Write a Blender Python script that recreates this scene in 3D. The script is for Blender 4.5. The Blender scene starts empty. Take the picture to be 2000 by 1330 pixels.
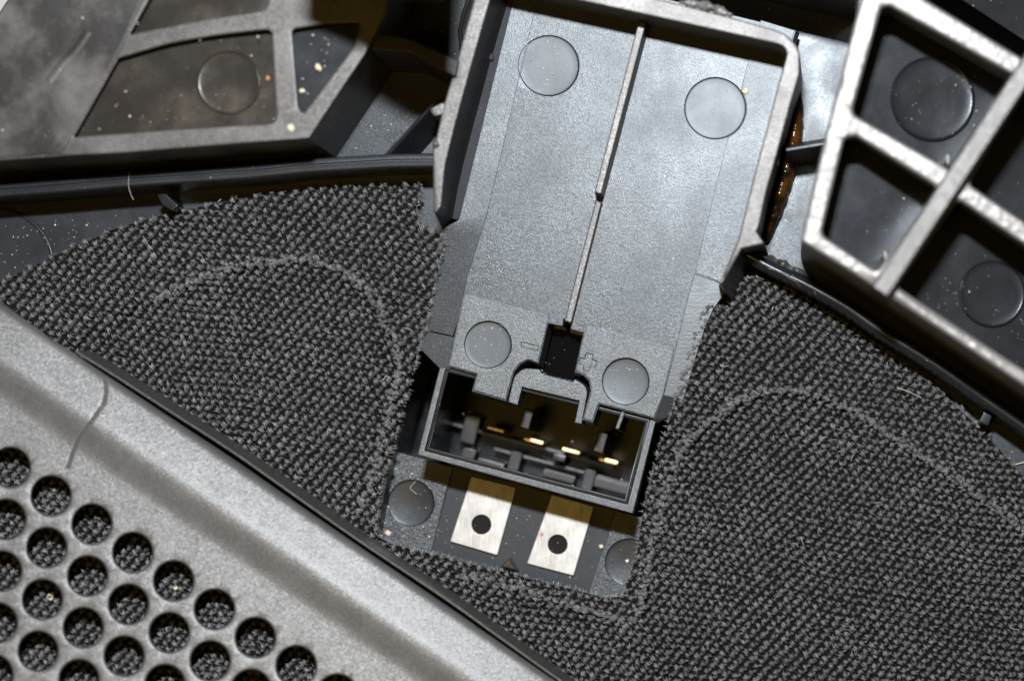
import bpy, bmesh, math, random
import numpy as np
from mathutils import Vector, geometry
random.seed(7)
rng = np.random.default_rng(11)

# ------------------------------------------------------------------ camera, light, exposure
# 1 Blender unit = 100 "px" (about 5 mm of the real part); heights z are given in the same px.
K = 0.01
VX, VY, H = 1620.0, 950.0, 4700.0           # the camera hangs straight over this spot, H above the tray floor
scene = bpy.context.scene
C = scene.collection

def wpt(x, y, z):
    return Vector(((x - 1000.0) * K, (665.0 - y) * K, z * K))

def at(px, py, z):
    """plan position (px units) of the point of height z that the lens sees at px, py"""
    f = 1.0 - z / H
    return (VX + (px - VX) * f, VY + (py - VY) * f)

cam = bpy.data.cameras.new('camera')
camo = bpy.data.objects.new('camera', cam)
C.objects.link(camo)
camo.location = wpt(VX, VY, H)
cam.sensor_width = 36.0
cam.sensor_fit = 'HORIZONTAL'
cam.lens = 36.0 * H / 2000.0
cam.shift_x = (1000.0 - VX) / 2000.0
cam.shift_y = (VY - 665.0) / 2000.0
cam.clip_start = 0.5
cam.clip_end = 500.0
cam.dof.use_dof = True
cam.dof.focus_distance = (H + 40) * K
cam.dof.aperture_fstop = cam.lens * 1e-3 / 1.7
scene.camera = camo

world = bpy.data.worlds.new("World")
scene.world = world
world.use_nodes = True
bg = world.node_tree.nodes['Background']
bg.inputs[0].default_value = (1.0, 0.64, 0.17, 1)   # dim, warm room light
bg.inputs[1].default_value = 0.065

fl = bpy.data.lights.new('flash', 'AREA')
fl.shape = 'RECTANGLE'
fl.size = 4.4
fl.size_y = 2.2
fl.energy = 43000.0
fl.color = (.985, .99, 1.0)
flo = bpy.data.objects.new('flash', fl)
C.objects.link(flo)
flo.location = wpt(VX - 250, VY - 1800, H)
flo.rotation_euler = (wpt(1050, 640, 0) - flo.location).to_track_quat('-Z', 'Y').to_euler()

rl = bpy.data.lights.new('room_lamp', 'AREA')          # the warm room light that fills the flash's shadows
rl.shape = 'DISK'; rl.size = 11.0; rl.energy = 2300.0; rl.color = (1.0, .6, .13)
rlo = bpy.data.objects.new('room_lamp', rl)
C.objects.link(rlo)
rlo.location = wpt(280, 1560, H)
rlo.rotation_euler = (wpt(900, 760, 0) - rlo.location).to_track_quat('-Z', 'Y').to_euler()

scene.view_settings.view_transform = 'Standard'
scene.view_settings.look = 'None'
scene.view_settings.exposure = 0.0
scene.view_settings.gamma = 1.0
scene.render.engine = 'CYCLES'
scene.cycles.max_bounces = 6
scene.cycles.use_denoising = True

# ------------------------------------------------------------------ materials
def new_mat(name):
    m = bpy.data.materials.new(name)
    m.use_nodes = True
    nt = m.node_tree
    return m, nt, nt.nodes['Principled BSDF']

def node(nt, t, **kw):
    n = nt.nodes.new(t)
    for k, v in kw.items():
        if k in n.inputs:
            n.inputs[k].default_value = v
        else:
            setattr(n, k, v)
    return n

def ramp(nt, src, p0, p1, c0, c1):
    r = nt.nodes.new('ShaderNodeMapRange')
    r.inputs['From Min'].default_value = p0
    r.inputs['From Max'].default_value = p1
    r.inputs['To Min'].default_value = c0
    r.inputs['To Max'].default_value = c1
    nt.links.new(src, r.inputs['Value'])
    return r.outputs['Result']

def facets(nt, co, amt, scale, bp):
    """grain: every tiny facet of the moulded or painted surface leans its own way"""
    L = nt.links.new
    v = node(nt, 'ShaderNodeTexVoronoi', Scale=scale); L(co, v.inputs['Vector'])
    sb = node(nt, 'ShaderNodeVectorMath', operation='SUBTRACT'); L(v.outputs['Color'], sb.inputs[0]); sb.inputs[1].default_value = (.5, .5, .5)
    sc = node(nt, 'ShaderNodeVectorMath', operation='SCALE'); L(sb.outputs[0], sc.inputs[0]); sc.inputs['Scale'].default_value = amt
    g = node(nt, 'ShaderNodeNewGeometry')
    ad = node(nt, 'ShaderNodeVectorMath', operation='ADD'); L(g.outputs['Normal'], ad.inputs[0]); L(sc.outputs[0], ad.inputs[1])
    nm = node(nt, 'ShaderNodeVectorMath', operation='NORMALIZE'); L(ad.outputs[0], nm.inputs[0])
    L(nm.outputs[0], bp.inputs['Normal'])

def plastic(name, base=(.02, .021, .023), rough=.4, grain=28., bump=.25, mottle=0.08, mot_scale=1.2,
            specks=0.25, dust=None, pebble=0., pebble_scale=9., spec=.5, streak=None, tint=(.84, .93, 1.), dist=.008, sparkle=0., sp_scale=60.):
    m, nt, b = new_mat(name)
    L = nt.links.new
    tc = node(nt, 'ShaderNodeTexCoord')
    co = tc.outputs['Object']
    n1 = node(nt, 'ShaderNodeTexNoise', Scale=grain, Detail=3.0, Roughness=.6)
    L(co, n1.inputs['Vector'])
    h = n1.outputs['Fac']
    hs = node(nt, 'ShaderNodeMath', operation='MULTIPLY'); hs.inputs[1].default_value = .1 if pebble else 1.0
    L(h, hs.inputs[0]); hh = hs.outputs[0]
    if pebble:
        v = node(nt, 'ShaderNodeTexVoronoi', Scale=pebble_scale, feature='SMOOTH_F1')
        nz = node(nt, 'ShaderNodeTexNoise', Scale=pebble_scale * .8, Detail=2.)
        L(co, nz.inputs['Vector'])
        mixv = node(nt, 'ShaderNodeMixRGB'); mixv.inputs[0].default_value = .12
        L(co, mixv.inputs[1]); L(nz.outputs['Color'], mixv.inputs[2])
        L(mixv.outputs[0], v.inputs['Vector'])
        mm = node(nt, 'ShaderNodeMath', operation='MULTIPLY_ADD')
        L(v.outputs['Distance'], mm.inputs[0]); mm.inputs[1].default_value = -pebble; L(hh, mm.inputs[2])
        hh = mm.outputs[0]
    if streak:
        mp = node(nt, 'ShaderNodeMapping'); mp.inputs['Rotation'].default_value = (0, 0, streak[0]); mp.inputs['Scale'].default_value = (1.6, 22, 1)
        L(co, mp.inputs['Vector'])
        ns = node(nt, 'ShaderNodeTexNoise', Scale=1.0, Detail=4.)
        L(mp.outputs[0], ns.inputs['Vector'])
        mm = node(nt, 'ShaderNodeMath', operation='MULTIPLY_ADD')
        L(ns.outputs['Fac'], mm.inputs[0]); mm.inputs[1].default_value = streak[1]; L(hh, mm.inputs[2])
        hh = mm.outputs[0]
    bp = node(nt, 'ShaderNodeBump', Strength=bump, Distance=dist)
    if sparkle: facets(nt, co, sparkle, sp_scale, bp)
    L(hh, bp.inputs['Height'])
    L(bp.outputs[0], b.inputs['Normal'])
    # slow variation of gloss, and scuffs
    n2 = node(nt, 'ShaderNodeTexNoise', Scale=mot_scale, Detail=6., Roughness=.62, Distortion=.4)
    L(co, n2.inputs['Vector'])
    L(ramp(nt, n2.outputs['Fac'], .3, .7, rough - mottle, rough + mottle), b.inputs['Roughness'])
    b.inputs['Specular IOR Level'].default_value = spec
    b.inputs['Specular Tint'].default_value = (*tint, 1)
    col = node(nt, 'ShaderNodeRGB'); col.outputs[0].default_value = (*base, 1)
    cur = col.outputs[0]
    if dust:
        dm = node(nt, 'ShaderNodeMixRGB'); dm.inputs[2].default_value = (*dust[0], 1)
        n3 = node(nt, 'ShaderNodeTexNoise', Scale=dust[1], Detail=5., Roughness=.7)
        L(co, n3.inputs['Vector'])
        L(ramp(nt, n3.outputs['Fac'], dust[2], dust[3], 0, dust[4]), dm.inputs[0])
        L(cur, dm.inputs[1]); cur = dm.outputs[0]
    if specks:
        for sc, rad, keep in ((5.0, .055, .5), (11.0, .075, .35)):
            v = node(nt, 'ShaderNodeTexVoronoi', Scale=sc)
            L(co, v.inputs['Vector'])
            lt = node(nt, 'ShaderNodeMath', operation='LESS_THAN'); lt.inputs[1].default_value = rad
            L(v.outputs['Distance'], lt.inputs[0])
            sx = node(nt, 'ShaderNodeSeparateColor'); L(v.outputs['Color'], sx.inputs[0])
            gt = node(nt, 'ShaderNodeMath', operation='LESS_THAN'); gt.inputs[1].default_value = keep * specks * 2
            L(sx.outputs[0], gt.inputs[0])
            mu = node(nt, 'ShaderNodeMath', operation='MULTIPLY'); L(lt.outputs[0], mu.inputs[0]); L(gt.outputs[0], mu.inputs[1])
            mu2 = node(nt, 'ShaderNodeMath', operation='MULTIPLY'); L(mu.outputs[0], mu2.inputs[0]); L(sx.outputs[1], mu2.inputs[1])
            dm = node(nt, 'ShaderNodeMixRGB'); dm.inputs[2].default_value = (.5, .5, .48, 1)
            L(mu2.outputs[0], dm.inputs[0]); L(cur, dm.inputs[1]); cur = dm.outputs[0]
    L(cur, b.inputs['Base Color'])
    return m

M = {}
M['smooth'] = plastic('smooth_black_plastic', (.018, .02, .025), .36, bump=.12, specks=.45, spec=.4, sparkle=.06)
M['disc'] = plastic('polished_disc_plastic', (.03, .034, .04), .43, bump=.05, mottle=.03, specks=.5, spec=.6)
M['satin'] = plastic('satin_black_plastic', (.025, .028, .033), .355, grain=42., bump=.4, mottle=.06, mot_scale=.55, specks=.4, spec=.52, sparkle=.08, streak=(math.radians(-76), .22))
M['grainy'] = plastic('grained_black_plastic', (.03, .032, .035), .4, grain=42., bump=.8, mottle=.05, specks=.4, spec=1., tint=(.86, .94, 1.), dist=.011, sparkle=.17)
M['rim'] = plastic('rim_black_plastic', (.06, .06, .06), .38, grain=30., bump=.5, mottle=.06, specks=.3, spec=.66, tint=(1, 1, 1), sparkle=.15)
M['pebble'] = plastic('pebbled_black_plastic', (.14, .14, .14), .41, grain=30., bump=.9, pebble=1.0, pebble_scale=8., specks=0, mottle=.04, spec=1., tint=(1, 1, 1), dist=.015)
M['ledge'] = plastic('ledge_black_plastic', (.022, .024, .027), .42, grain=42., bump=.6, mottle=.05, specks=.6, spec=.7, sparkle=.28, dist=.01)
M['sunk'] = plastic('sunk_black_plastic', (.02, .022, .026), .46, bump=.12, specks=.5, spec=.35, sparkle=.06)
M['gloss'] = plastic('gloss_black_plastic', (.014, .015, .018), .24, bump=.08, mottle=.05, specks=.5)
M['wall'] = plastic('wall_black_plastic', (.02, .02, .021), .42, bump=.2, specks=.25, sparkle=.15)
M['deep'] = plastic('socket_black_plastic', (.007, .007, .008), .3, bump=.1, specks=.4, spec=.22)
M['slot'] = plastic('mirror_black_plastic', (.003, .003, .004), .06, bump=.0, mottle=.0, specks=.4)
M['smoky'] = plastic('smoky_black_plastic', (.02, .02, .021), .4, grain=20., bump=.3, mottle=.1, mot_scale=.75, specks=.35, sparkle=.08,
                     dust=((.14, .142, .142), .55, .45, .64, .62), tint=(1, 1, 1))
M['field'] = plastic('pocket_frame_plastic', (.04, .04, .04), .43, grain=26., bump=.45, mottle=.08, mot_scale=.9, specks=.3, spec=.7, sparkle=.15,
                     dust=((.1, .1, .1), 1.0, .4, .6, .75), tint=(1, 1, 1))
M['pocket'] = plastic('pocket_brown_plastic', (.024, .022, .02), .25, bump=.1, mottle=.08, specks=.35,
                      dust=((.12, .098, .065), .5, .52, .72, .38), tint=(1, .97, .92))
M['scuff'] = plastic('scuffed_black_plastic', (.03, .031, .033), .4, grain=30., bump=.3, specks=.3, streak=(math.radians(38), .8), spec=.8, dist=.01)

def simple(name, base, rough, metal=0., bump=0., scale=20., **kw):
    m, nt, b = new_mat(name)
    b.inputs['Base Color'].default_value = (*base, 1)
    b.inputs['Roughness'].default_value = rough
    b.inputs['Metallic'].default_value = metal
    for k, v in kw.items():
        b.inputs[k.replace('_', ' ')].default_value = v
    if bump:
        tc = node(nt, 'ShaderNodeTexCoord')
        n1 = node(nt, 'ShaderNodeTexNoise', Scale=scale, Detail=4.)
        nt.links.new(tc.outputs['Object'], n1.inputs['Vector'])
        bp = node(nt, 'ShaderNodeBump', Strength=bump, Distance=.03)
        nt.links.new(n1.outputs['Fac'], bp.inputs['Height'])
        nt.links.new(bp.outputs[0], b.inputs['Normal'])
    return m

def tin_mat():
    m, nt, b = new_mat('tinned_metal')
    L = nt.links.new
    b.inputs['Metallic'].default_value = 1.
    tc = node(nt, 'ShaderNodeTexCoord')
    mp = node(nt, 'ShaderNodeMapping'); mp.inputs['Rotation'].default_value = (0, 0, math.radians(14)); mp.inputs['Scale'].default_value = (14, 1.6, 1)
    L(tc.outputs['Object'], mp.inputs['Vector'])
    n1 = node(nt, 'ShaderNodeTexNoise', Scale=1.6, Detail=5.); L(mp.outputs[0], n1.inputs['Vector'])
    n2 = node(nt, 'ShaderNodeTexNoise', Scale=4., Detail=4.); L(tc.outputs['Object'], n2.inputs['Vector'])
    cr = node(nt, 'ShaderNodeMixRGB'); cr.inputs[1].default_value = (.42, .418, .405, 1); cr.inputs[2].default_value = (.52, .52, .512, 1)
    L(ramp(nt, n2.outputs['Fac'], .35, .65, 0, 1), cr.inputs[0]); L(cr.outputs[0], b.inputs['Base Color'])
    L(ramp(nt, n1.outputs['Fac'], .3, .7, .58, .7), b.inputs['Roughness'])
    bp = node(nt, 'ShaderNodeBump', Strength=.12, Distance=.02); L(n1.outputs['Fac'], bp.inputs['Height']); L(bp.outputs[0], b.inputs['Normal'])
    return m
M['tin'] = tin_mat()
M['gold'] = simple('brass_contact', (.8, .58, .26), .42, 1.)

def attr_mat(name, rough, c0, c1, spec=.2):
    m, nt, b = new_mat(name)
    a = node(nt, 'ShaderNodeAttribute', attribute_name='tone')
    mx = node(nt, 'ShaderNodeMixRGB'); mx.inputs[1].default_value = (*c0, 1); mx.inputs[2].default_value = (*c1, 1)
    nt.links.new(a.outputs['Fac'], mx.inputs[0])
    nt.links.new(mx.outputs[0], b.inputs['Base Color'])
    b.inputs['Roughness'].default_value = rough
    b.inputs['Specular IOR Level'].default_value = spec
    return m
M['yarn'] = attr_mat('grey_yarn', .5, (.006, .006, .007), (.235, .237, .243), .85)
M['backing'] = simple('dark_cloth_backing', (.008, .008, .009), .95, bump=.3, scale=12., Specular_IOR_Level=.05)
M['crumb_pale'] = simple('pale_crumb', (.62, .58, .42), .6, bump=.4, scale=30.)
M['crumb_pink'] = simple('pinkish_crumb', (.66, .5, .42), .6, bump=.4, scale=30.)
M['crumb_orange'] = simple('coppery_flake', (.45, .2, .09), .5, bump=.4, scale=30.)
M['crumb_white'] = simple('white_flake', (.75, .74, .7), .6, bump=.4, scale=30.)
M['dust'] = attr_mat('dust_grains', .7, (.25, .2, .13), (.72, .71, .68))
M['hair'] = simple('pale_fibre', (.36, .32, .28), .5)
M['table'] = simple('pale_tabletop', (.5, .49, .47), .6, bump=.1)

def glue_mat():
    m, nt, b = new_mat('amber_glue')
    L = nt.links.new
    tc = node(nt, 'ShaderNodeTexCoord')
    n = node(nt, 'ShaderNodeTexNoise', Scale=2.2, Detail=4.); L(tc.outputs['Object'], n.inputs['Vector'])
    mx = node(nt, 'ShaderNodeMixRGB'); mx.inputs[1].default_value = (.008, .005, .002, 1); mx.inputs[2].default_value = (.1, .038, .002, 1)
    L(ramp(nt, n.outputs['Fac'], .42, .62, 0, 1), mx.inputs[0]); L(mx.outputs[0], b.inputs['Base Color'])
    b.inputs['Roughness'].default_value = .12
    n2 = node(nt, 'ShaderNodeTexNoise', Scale=7., Detail=3.); L(tc.outputs['Object'], n2.inputs['Vector'])
    bp = node(nt, 'ShaderNodeBump', Strength=.15, Distance=.03); L(n2.outputs['Fac'], bp.inputs['Height']); L(bp.outputs[0], b.inputs['Normal'])
    return m
M['glue'] = glue_mat()

def grille_mat():
    m, nt, b = new_mat('grey_grille_paint')
    L = nt.links.new
    tc = node(nt, 'ShaderNodeTexCoord'); co = tc.outputs['Object']
    n = node(nt, 'ShaderNodeTexNoise', Scale=2.2, Detail=7., Roughness=.7); L(co, n.inputs['Vector'])
    mx = node(nt, 'ShaderNodeMixRGB'); mx.inputs[1].default_value = (.108, .111, .115, 1); mx.inputs[2].default_value = (.138, .142, .147, 1)
    L(ramp(nt, n.outputs['Fac'], .35, .65, 0, 1), mx.inputs[0]); L(mx.outputs[0], b.inputs['Base Color'])
    b.inputs['Roughness'].default_value = .42
    b.inputs['Metallic'].default_value = .3
    n2 = node(nt, 'ShaderNodeTexNoise', Scale=24., Detail=4., Roughness=.7); L(co, n2.inputs['Vector'])
    bp = node(nt, 'ShaderNodeBump', Strength=.4, Distance=.012); facets(nt, co, .15, 42., bp); L(n2.outputs['Fac'], bp.inputs['Height']); L(bp.outputs[0], b.inputs['Normal'])
    return m
M['grille'] = grille_mat()

# ------------------------------------------------------------------ object helpers
def thing(name, label, cat, px, py, z, group=None):
    o = bpy.data.objects.new(name, None)
    o.empty_display_size = .3
    C.objects.link(o)
    o.location = wpt(*at(px, py, z), z)
    o['label'] = label; o['category'] = cat
    if group: o['group'] = group
    return o

def tag(o, label, cat, group=None, kind=None):
    o['label'] = label; o['category'] = cat
    if group: o['group'] = group
    if kind: o['kind'] = kind
    return o

def wloc(o):
    p = Vector((0, 0, 0))
    while o is not None:
        p += o.location; o = o.parent
    return p

class MB:
    """collects geometry in plan px (x, y down, z up)"""
    def __init__(s): s.v = []; s.f = []
    def pt(s, x, y, z): s.v.append((x, y, z)); return len(s.v) - 1
    def ring(s, pts, z):
        b = len(s.v)
        for p in pts: s.v.append((p[0], p[1], z))
        return list(range(b, b + len(pts)))
    def bridge(s, a, b, closed=True):
        n = len(a)
        for i in range(n if closed else n - 1):
            j = (i + 1) % n
            s.f.append((a[i], a[j], b[j], b[i]))
    def build(s, name, mat, parent=None, smooth=35, label=None):
        co = np.array([(wpt(*p)) for p in s.v], dtype=float)
        lo = co.min(0); hi = co.max(0)
        org = Vector(((lo[0] + hi[0]) / 2, (lo[1] + hi[1]) / 2, lo[2]))
        co -= np.array(org)
        me = bpy.data.meshes.new(name)
        me.from_pydata([tuple(c) for c in co], [], s.f)
        bm = bmesh.new(); bm.from_mesh(me)
        bmesh.ops.recalc_face_normals(bm, faces=bm.faces)
        bm.to_mesh(me); bm.free()
        me.materials.append(mat)
        if smooth:
            me.shade_smooth(); me.set_sharp_from_angle(angle=math.radians(smooth))
        o = bpy.data.objects.new(name, me)
        C.objects.link(o)
        if smooth:
            wn = o.modifiers.new('even_normals', 'WEIGHTED_NORMAL'); wn.keep_sharp = True; wn.weight = 90
        if parent:
            o.parent = parent
            o.location = org - wloc(parent)
        else:
            o.location = org
        if label: o['label'] = label
        return o

def area2(p):
    return sum(p[i][0] * p[(i + 1) % len(p)][1] - p[(i + 1) % len(p)][0] * p[i][1] for i in range(len(p)))

def offset(pts, d):
    """grow (d>0) or shrink a closed polygon"""
    n = len(pts); s = 1 if area2(pts) > 0 else -1
    out = []
    for i in range(n):
        p0, p1, p2 = Vector(pts[i - 1][:2]), Vector(pts[i][:2]), Vector(pts[(i + 1) % n][:2])
        a = (p1 - p0); b = (p2 - p1)
        if a.length < 1e-6 or b.length < 1e-6:
            out.append(tuple(p1)); continue
        a.normalize(); b.normalize()
        n1 = Vector((a.y, -a.x)) * s; n2 = Vector((b.y, -b.x)) * s
        m = n1 + n2
        if m.length < .2: m = n1.copy(); k = 1
        else:
            m.normalize(); k = min(1 / max(m.dot(n1), .35), 2.2)
        out.append(tuple(p1 + m * d * k))
    return out

def rp(pts, r, n=5):
    """round the corners of a closed polygon; r one radius or one per point"""
    out = []
    N = len(pts)
    for i in range(N):
        rr = r[i] if isinstance(r, (list, tuple)) else r
        p = Vector(pts[i]); a = Vector(pts[i - 1]); b = Vector(pts[(i + 1) % N])
        if rr <= 0: out.append(tuple(p)); continue
        da = a - p; db = b - p
        t = min(rr, da.length * .48, db.length * .48)
        s = p + da.normalized() * t; e = p + db.normalized() * t
        for k in range(n + 1):
            u = k / n
            out.append(tuple(s * (1 - u) ** 2 + p * 2 * u * (1 - u) + e * u * u))
    return out

def circ(x, y, r, n=40, ry=None):
    ry = ry or r
    return [(x + r * math.cos(2 * math.pi * k / n), y + ry * math.sin(2 * math.pi * k / n)) for k in range(n)]

def P(pts, z):
    return [at(p[0], p[1], z) for p in pts]

def inside(x, y, poly):
    c = False; n = len(poly); j = n - 1
    for i in range(n):
        xi, yi = poly[i]; xj, yj = poly[j]
        if (yi > y) != (yj > y) and x < (xj - xi) * (y - yi) / (yj - yi) + xi: c = not c
        j = i
    return c

def inside_np(x, y, poly):
    c = np.zeros(x.shape, bool); n = len(poly); j = n - 1
    for i in range(n):
        xi, yi = poly[i]; xj, yj = poly[j]
        m = ((yi > y) != (yj > y)) & (x < (xj - xi) * (y - yi) / (yj - yi + 1e-12) + xi)
        c ^= m; j = i
    return c

def fill(mb, loops_idx, loops_xy, zf=None, extra=()):
    """triangulate outer loop minus holes into mb, reusing the loops' vertices"""
    co = []; idx = []; ed = []
    for li, lx in zip(loops_idx, loops_xy):
        b = len(co)
        for i, p in zip(li, lx): co.append(Vector((p[0], p[1]))); idx.append(i)
        n = len(lx)
        ed += [(b + k, b + (k + 1) % n) for k in range(n)]
    for p in extra:
        co.append(Vector((p[0], p[1]))); idx.append(mb.pt(p[0], p[1], zf(p[0], p[1])))
    vs, es, fs, ov, oe, of = geometry.delaunay_2d_cdt(co, ed, [], 0, 1e-4)
    mp = []
    for k, o in enumerate(ov):
        if o: mp.append(idx[o[0]])
        else:
            z = zf(vs[k].x, vs[k].y) if zf else mb.v[loops_idx[0][0]][2]
            mp.append(mb.pt(vs[k].x, vs[k].y, z))
    if not fs: return
    cen = np.array([[sum(vs[i].x for i in f) / len(f), sum(vs[i].y for i in f) / len(f)] for f in fs])
    ok = inside_np(cen[:, 0], cen[:, 1], loops_xy[0])
    for h in loops_xy[1:]: ok &= ~inside_np(cen[:, 0], cen[:, 1], h)
    for f, k in zip(fs, ok):
        if k: mb.f.append(tuple(mp[i] for i in f))

def plate(outer, z1, z0, holes=(), bev=3., draft=0., hdraft=None, mb=None, hz=None, plan=False, bottom=False):
    """a slab whose top outline is what the lens sees at height z1"""
    mb = mb or MB()
    O = list(outer) if plan else P(outer, z1)
    caps_i = []; caps_xy = []
    hd = draft if hdraft is None else hdraft
    for k, lp in enumerate([O] + [(h if plan else P(h, z1)) for h in holes]):
        s = 1 if k == 0 else -1
        zz = z0 if (k == 0 or hz is None) else hz
        d = draft if k == 0 else hd
        t = offset(lp, -bev * s)
        r0 = mb.ring(t, z1)
        r1 = mb.ring(offset(lp, -bev * .3 * s), z1 - bev * .3)
        r2 = mb.ring(lp, z1 - bev)
        r3 = mb.ring(offset(lp, d * s), zz)
        mb.bridge(r0, r1); mb.bridge(r1, r2); mb.bridge(r2, r3)
        caps_i.append(r0); caps_xy.append(t)
        if bottom and k == 0:
            fill(mb, [r3], [offset(lp, d * s)])
    fill(mb, caps_i, caps_xy)
    return mb

def sweep(path, prof, mb=None, cap=True):
    """profile [(sideways, z)] along a plan path; sideways > 0 lies to the right of travel on the picture"""
    mb = mb or MB()
    n = len(path); rings = []
    for i in range(n):
        a = Vector(path[max(i - 1, 0)][:2]); b = Vector(path[min(i + 1, n - 1)][:2])
        d = (b - a).normalized(); nn = Vector((-d.y, d.x))
        rings.append([mb.pt(path[i][0] + nn.x * o, path[i][1] + nn.y * o, z) for o, z in prof])
    for i in range(n - 1): mb.bridge(rings[i], rings[i + 1], closed=False)
    if cap:
        mb.f.append(tuple(rings[0])); mb.f.append(tuple(rings[-1]))
    return mb

def smooth_path(pts, step=12.):
    """Catmull-Rom through the points"""
    out = []
    p = [Vector(q) for q in pts]
    for i in range(len(p) - 1):
        p0 = p[max(i - 1, 0)]; p1 = p[i]; p2 = p[i + 1]; p3 = p[min(i + 2, len(p) - 1)]
        n = max(int((p2 - p1).length / step), 1)
        for k in range(n):
            t = k / n
            out.append(tuple(.5 * ((2 * p1) + (p2 - p0) * t + (2 * p0 - 5 * p1 + 4 * p2 - p3) * t * t + (3 * p1 - p0 - 3 * p2 + p3) * t ** 3)))
    out.append(tuple(p[-1]))
    return out

U14 = (math.cos(math.radians(14.8)), math.sin(math.radians(14.8)))
def rect(cx, cy, w, h, u=U14):
    vx, vy = -u[1], u[0]
    return [(cx + u[0] * a * w / 2 + vx * b * h / 2, cy + u[1] * a * w / 2 + vy * b * h / 2) for a, b in ((-1, -1), (1, -1), (1, 1), (-1, 1))]

def mark(px, py, r, z, mat, parent, recess=True, name='ejector_mark', dish=2.0, tilt=(0, 0), n=48, lip=3.2):
    """round ejector-pin mark: a shallow dished disc with a fine groove or lip round it"""
    mb = MB(); c = at(px, py, z); f = 1 - z / H; r *= f
    prof = [(0, z - dish), (r * .4, z - dish * .82), (r * .75, z - dish * .4), (r * .93, z - .2)]
    if recess: prof += [(r - 1.2, z + .4), (r + .2, z + 4.0)]
    else: prof += [(r * .97, z + lip * .4), (r * .985, z + lip), (r * 1.0, z + lip * .9), (r * 1.03, z - 1.)]
    rings = []
    for rr, zz in prof:
        if rr == 0: continue
        p = circ(c[0], c[1], rr, n)
        b = len(mb.v)
        for q in p: mb.v.append((q[0], q[1], zz + (q[0] - c[0]) * tilt[0] + (q[1] - c[1]) * tilt[1]))
        rings.append(list(range(b, b + n)))
    for a, b in zip(rings, rings[1:]): mb.bridge(a, b)
    ci = mb.pt(c[0], c[1], prof[0][1])
    for k in range(n): mb.f.append((ci, rings[0][k], rings[0][(k + 1) % n]))
    return mb.build(name, mat, parent, smooth=50)

# ------------------------------------------------------------------ the setting
tb = MB(); tb.ring([(-6000, -6000), (8000, -6000), (8000, 7000), (-6000, 7000)], -700); tb.f.append((0, 1, 2, 3))
table = tb.build('tabletop', M['table'], None, smooth=0)
tag(table, 'pale surface under the black plastic part', 'tabletop', kind='structure')

# ------------------------------------------------------------------ the moulded trim panel
panel = thing('trim_panel', 'black moulded plastic panel with pockets, curved ridges and a lattice of ribs around the tray', 'panel', 1000, 200, -80)
ZB = -80.
BASE_OUT = [(108, -140), (-60, 112), (-60, 700), (-60, 1500), (2150, 1500), (2150, -140)]
WELL = [(865, 585), (1350, 600), (1320, 760), (1318, 830), (1290, 960), (1262, 1090), (1240, 1190), (1110, 1160), (920, 1105), (735, 1060), (752, 960), (785, 800), (825, 690), (850, 590)]
plate(BASE_OUT, ZB, -470, [WELL], bev=3).build('base_sheet', M['smooth'], panel)
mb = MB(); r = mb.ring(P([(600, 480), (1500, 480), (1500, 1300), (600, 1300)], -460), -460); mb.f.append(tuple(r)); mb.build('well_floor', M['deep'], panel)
mark(-6, 520, 112, ZB, M['smooth'], panel, recess=False)

# left pocketed frame
ZP = 160.
pockA = rp([(231, 114), (325, 86), (420, 69), (530, 57), (540, 241), (340, 253), (143, 268)], [3, 30, 30, 14, 18, 0, 3])
pockB = rp([(330, -70), (253, 67), (400, 38), (523, 19), (523, -70)], [0, 2, 0, 16, 0])
pockC = rp([(569, 57), (640, 46), (702, 44), (700, 62), (690, 93), (592, 222), (582, 212)], [10, 0, 8, 8, 8, 10, 8])
frame_out = [(88, -105), (-75, 139.5), (-75, 320), (0, 314), (125, 305), (250, 298), (375, 288), (500, 278), (603, 270), (713, 105), (733, 66), (752, 30), (775, -105)]
pf = plate(frame_out, ZP, ZB - 10, [pockA, pockB, pockC], bev=4, draft=4, hdraft=-9, hz=ZP - 27).build('pocket_frame', M['field'], panel)
for hole, nm in ((pockA, 0), (pockB, 1), (pockC, 2)):
    mb = MB(); lp = offset(P(hole, ZP), 14); r = mb.ring(lp, ZP - 25); fill(mb, [r], [lp])
    mb.build('pocket_floor', M['pocket'] if nm < 2 else M['gloss'], pf)
mark(447, 162, 61, ZP - 24, M['pocket'], pf, recess=False, lip=1.5, dish=.8)
plate([(84, -103), (-73, 133), (-73, 313), (0, 308), (120, 300), (139, 266), (227, 113), (249, 66), (322, -103)], ZP + 4, ZP - 3, bev=3).build('smooth_field', M['smoky'], pf)
mb = sweep(P([(172, 62), (150, 95), (118, 128), (95, 160)], ZP + 4), [(-11, ZP + 3), (-5, ZP + 4.6), (0, ZP + 5.0), (5, ZP + 4.6), (11, ZP + 3)])
mb.build('low_bead', M['smoky'], pf)
# arm between the frame and the tray, and an unseen slab added to shade it
plate(rp([(728, 66), (783, 72), (806, 79), (896, 119), (890, 152), (802, 102), (724, 97)], 3, 2), 132, ZB - 5, bev=3, draft=6).build('bridge_rib', M['wall'], panel)
plate([(570, -118), (650, -86), (720, -42), (765, -14), (856, -14), (870, -330), (570, -330)], 520, 470, bev=4, bottom=True).build('shadow_slab', M['wall'], panel)
plate([(570, -240), (870, -240), (870, -330), (570, -330)], 480, ZB - 5, bev=4).build('shadow_post', M['wall'], panel)  # added out-of-view post that holds up the shading slab
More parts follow.
